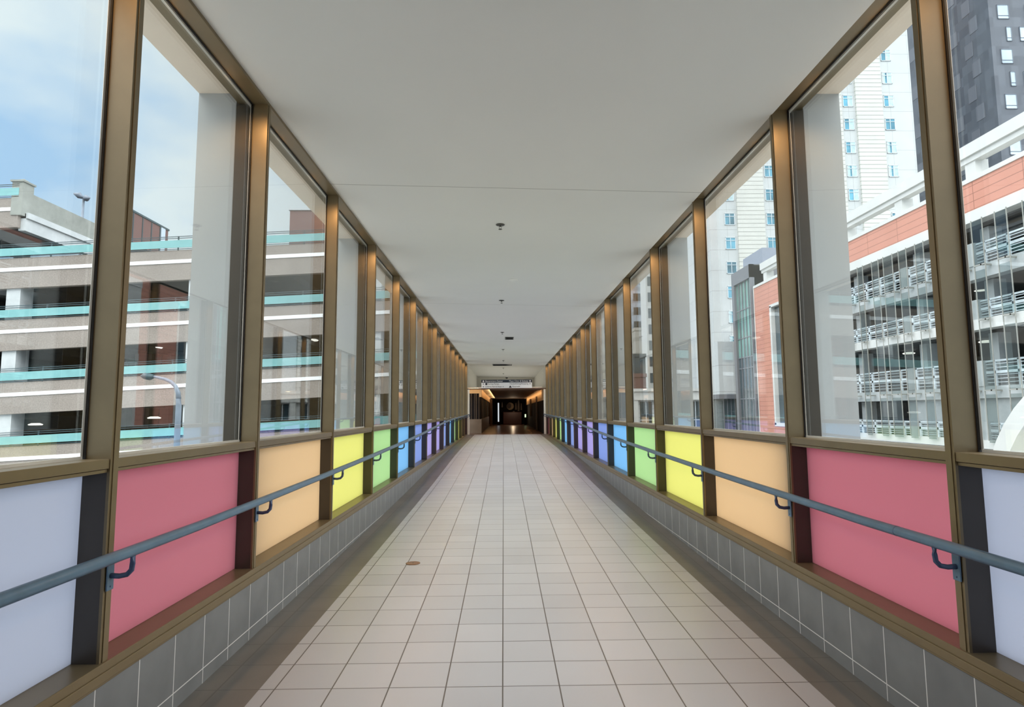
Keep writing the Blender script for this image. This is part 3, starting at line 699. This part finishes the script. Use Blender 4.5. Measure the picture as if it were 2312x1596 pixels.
# ---------------------------------------------------------------- buildings behind on the right
def winbox(x, z, wx, hz_, yf, parent, mats=('rail_white', 'window_blue', 'curtain'), cur=True, cross=True):
    m_ = MB(); t = .07
    m_.mat(1); m_.box(x+t, x+wx-t, yf-.02, yf+.02, z+t, z+hz_-t)
    if cur:
        k = random.random(); m_.mat(2)
        if k < .75: m_.box(x+wx*.52, x+wx-t, yf-.04, yf-.02, z+t, z+hz_-t)
        if k < .3: m_.box(x+t, x+wx*.3, yf-.04, yf-.02, z+t, z+hz_-t)
    m_.mat(0); m_.box(x, x+t, yf-.08, yf, z, z+hz_); m_.box(x+wx-t, x+wx, yf-.08, yf, z, z+hz_)
    m_.box(x, x+wx, yf-.08, yf, z, z+t); m_.box(x, x+wx, yf-.08, yf, z+hz_-t, z+hz_)
    if cross: m_.box(x+wx*.5-.03, x+wx*.5+.03, yf-.08, yf, z, z+hz_)
    q_ = .7 if cross else .22; m_.box(x, x+wx, yf-.08, yf, z+hz_*q_, z+hz_*q_+.06)
    return m_.obj('window', list(mats), parent)
TY = 82.0
TW = thing('hotel_tower', (45, TY, GZ), 'tall white tower with ribbed wall strips and blue windows behind the right garage', 'building')
xL = at(1609, 600, Y=TY).x; xR = at(2072, 300, Y=TY).x
MB().box(xL, xR, TY+.6, TY+13, GZ, 78).obj('wall', 'panel_white', TW)
xb2 = [at(x, y, Y=TY).x for x, y in ((1662, 560), (1905, 560), (1935, 300), (2000, 300))]
bands = []
ca = at(1653, 546, Y=TY).x; cb = at(1929, 380, Y=TY).x; cc = at(2023, 380, Y=TY).x
pitchx = cc-cb
cols_ = [ca, ca+pitchx, cb-pitchx, cb, cc]
ww = 1.45
m_ = MB()
for i in range(len(cols_)-1): m_.box(cols_[i]+ww/2+.35, cols_[i+1]-ww/2-.35, TY+.3, TY+.6, GZ+6, 78)
m_.obj('ribbed_strips', 'ribbed_white', TW, label='horizontally ribbed white wall strips')
zr0 = at(1940, 437, Y=TY).z
step = (at(1940, 224, Y=TY).z-zr0)/4
for c in cols_:
    for k in range(-9, 12):
        z = zr0+k*step
        if z > GZ+4 and (c > 35 or k < 4) and not (c != ca and k < -4): winbox(c-ww/2, z-.85, ww, 1.75, TY+.58, TW)
xw = at(1553, 700, Y=96).x; e = thing('tower_wing', (xw+4, 98, GZ), 'narrow white ribbed wing left of the white tower, seen through third right window', 'building')
MB().box(xw, xw+7, 97.6, 112, GZ, 62).obj('wall', 'ribbed_white', e)
for k in range(0, 16):
    z = .5+k*3.3; m_ = MB(); m_.box(xw-.05, xw, 99, 100.6, z, z+1.9); m_.obj('window', 'street_glass', e)
# dark grey glass front building
DG = thing('glass_front_building', (GX+3, 61, GZ), 'dark grey framed building with green glass front beyond the terracotta wall', 'building')
ztop = at(1707, 590, X=GX).z; yfar = at(1659, 700, X=GX).y
ygl0, ygl1 = YT+.45, at(1664, 700, X=GX).y
zg = at(1705, 622, X=GX).z
MB().box(GX+.2, GX+7, YT+.25, yfar, GZ, ztop-.1).obj('wall', 'dark_grey_metal', DG)
m_ = MB(); m_.box(GX-.25, GX+.2, ygl1, yfar, GZ+3, ztop); m_.box(GX-.25, GX+.2, YT+.25, ygl1, zg, ztop); m_.box(GX-.25, GX+1.2, YT+.25, ygl0, GZ+3, ztop); m_.obj('frame', 'dark_grey_metal', DG)
zmid = at(1690, 805, X=GX).z
MB().box(GX, GX+.05, ygl0, ygl1, zmid, zg).obj('upper_glass', 'green_glass', DG, label='pale green curtain wall glass')
MB().box(GX, GX+.05, ygl0, ygl1, GZ, zmid).obj('lower_glass', 'street_glass', DG)
m_ = MB()
for k in range(1, 5):
    y = ygl0+(ygl1-ygl0)*k/5; m_.box(GX-.08, GX, y-.05, y+.05, GZ, zg)
for py in (694, 760, 805, 830, 900): z = at(1690, py, X=GX).z; m_.box(GX-.06, GX, ygl0, ygl1, z-.05, z+.05)
m_.obj('mullions', 'dark_grey_metal', DG)
c = at(1720, 559, Y=61.5); MB().box(c.x, c.x+7, 61.5, 66.5, ztop-1, c.z).obj('roof_box', 'grey_box_metal', DG)
a_ = at(1620, 771, Y=66); b_ = at(1667, 771, Y=66)
e = thing('white_cube_block', (a_.x, 67, 0), 'small white panelled block raised over dark shopfront glass beside green glass building', 'building')
zz0 = at(1645, 890, Y=66).z
MB().box(a_.x, b_.x+.5, 66, 71, zz0, a_.z).obj('upper_volume', 'panel_white', e)
MB().box(a_.x-.1, b_.x+.5, 65.9, 71, zz0-.5, zz0).obj('underside_band', 'dark_grey_metal', e)
MB().box(a_.x+.5, b_.x+.5, 66.4, 70, GZ, zz0-.5).obj('shopfront', 'street_glass', e)
m_ = MB()
for k in range(7): m_.box(a_.x+.5+k*.42, a_.x+.56+k*.42, 66.3, 66.4, GZ, zz0-.5)
m_.obj('shopfront_frame', 'dark_grey_metal', e)
# low white colonnade building
PY = 74.0
x0 = at(1425, 900, Y=PY).x; x1 = at(1645, 900, Y=PY).x
e = thing('colonnade_building', (x0, PY, GZ), 'low white building with cornice and dark windows at street level, right side', 'building')
zt_ = at(1500, 877, Y=PY).z; zc_ = at(1500, 901, Y=PY).z
MB().box(x0, x1, PY+.6, PY+12, GZ, zt_-.1).obj('wall', 'white_siding', e)
m_ = MB(); m_.box(x0-.3, x1+.1, PY-.1, PY+.8, zt_-.35, zt_); m_.box(x0-.1, x1, PY+.1, PY+.8, zc_, zt_-.35); m_.box(x0-.2, x1+.1, PY, PY+.8, zc_-.1, zc_+.12); m_.obj('cornice', 'white_concrete', e)
x = x0+.2
while x < x1:
    MB().box(x, x+.7, PY+.1, PY+.7, GZ, zc_).obj('pillar', 'white_concrete', e)
    m_ = MB(); m_.box(x+1.0, x+2.5, PY+.55, PY+.6, -1.2, zc_-.3); m_.mat(1); m_.box(x+1.7, x+1.78, PY+.5, PY+.55, -1.2, zc_-.3); m_.box(x+1.0, x+2.5, PY+.5, PY+.55, .2, .28)
    m_.obj('window', ['street_glass', 'rail_white'], e)
    x += 3.1
# far buildings through the fourth and fifth right windows
def tower(name, pxa, pxb, py, Yd, mat, label, winrows=None):
    a_ = at(pxa, py, Y=Yd); b_ = at(pxb, py, Y=Yd)
    e = thing(name, (a_.x, Yd, GZ), label, 'building')
    MB().box(a_.x, b_.x, Yd, Yd+4.5, GZ, a_.z).obj('wall', mat, e)
    MB().box(a_.x-.15, b_.x+.15, Yd-.15, Yd+4.7, a_.z-.1, a_.z+.5).obj('parapet', mat, e)
    if winrows:
        pw, st, xs = winrows
        for xq in xs:
            xx = at(xq, py, Y=Yd).x; z = a_.z-2.6
            while z > GZ+3: MB().box(xx, xx+pw, Yd-.06, Yd, z-1.9, z).obj('window', 'street_glass', e); z -= st
tower('office_tower', 1455, 1496, 560, 116, 'white_concrete', 'white tower with narrow dark windows, seen through the fourth right window', (.9, 3.2, (1459, 1475)))
tower('office_tower', 1427, 1449, 640, 150, 'grey_tower', 'distant blue grey gridded tower left of the narrow windowed white tower', (1.0, 3.6, (1429, 1436)))
tower('stone_building', 1434, 1456, 745, 125, 'beige_tower', 'plain beige mid rise in front of the distant grey gridded tower')
tower('dark_office', 1428, 1457, 805, 105, 'street_glass', 'black glass fronted block below the beige mid rise')
tower('brick_building', 1428, 1458, 850, 98, 'brick_red', 'low brown brick block just above the white colonnade building')
tower('office_tower', 1355, 1410, 640, 130, 'beige_tower', 'beige tower glimpsed between the far right mullions', (1.2, 3.3, (1362, 1378, 1394)))
# black patterned tower
BY = 84.0
c0 = at(2243, 150, Y=BY); BX = c0.x; yl = at(2066, 340, X=BX).y
e = thing('black_tower', (BX, BY, GZ), 'tall black panelled tower with white windows at the upper right corner', 'building')
MB().box(BX, BX+40, BY, yl, GZ, 95).obj('wall', 'black_panels', e)
zb0 = at(2275, 24, Y=BY).z; st = (at(2238+20, 24, Y=BY).z-at(2238+20, 228, Y=BY).z)/4.03
for k in range(-6, 5):
    z = zb0+k*st
    for q in range(4):
        wide = (q+k) % 2 == 0
        x = BX+1.3+q*3.15+(.0 if wide else .6)
        winbox(x+(.5 if not wide else 0), z-1.35, 1.75 if wide else .8, 2.3, BY-.01, e, ('lamp_metal', 'window_pale', 'window_pale'), False, False)
m_ = MB()
for k in range(-6, 6):
    for q in range(5):
        y = BY+2.2+q*4.1+(1.2 if k % 2 else 0); z = zb0+k*st-1.5; m_.box(BX-.05, BX, y, y+1.6, z, z+2.4)
m_.obj('side_window', 'pattern_light', e)
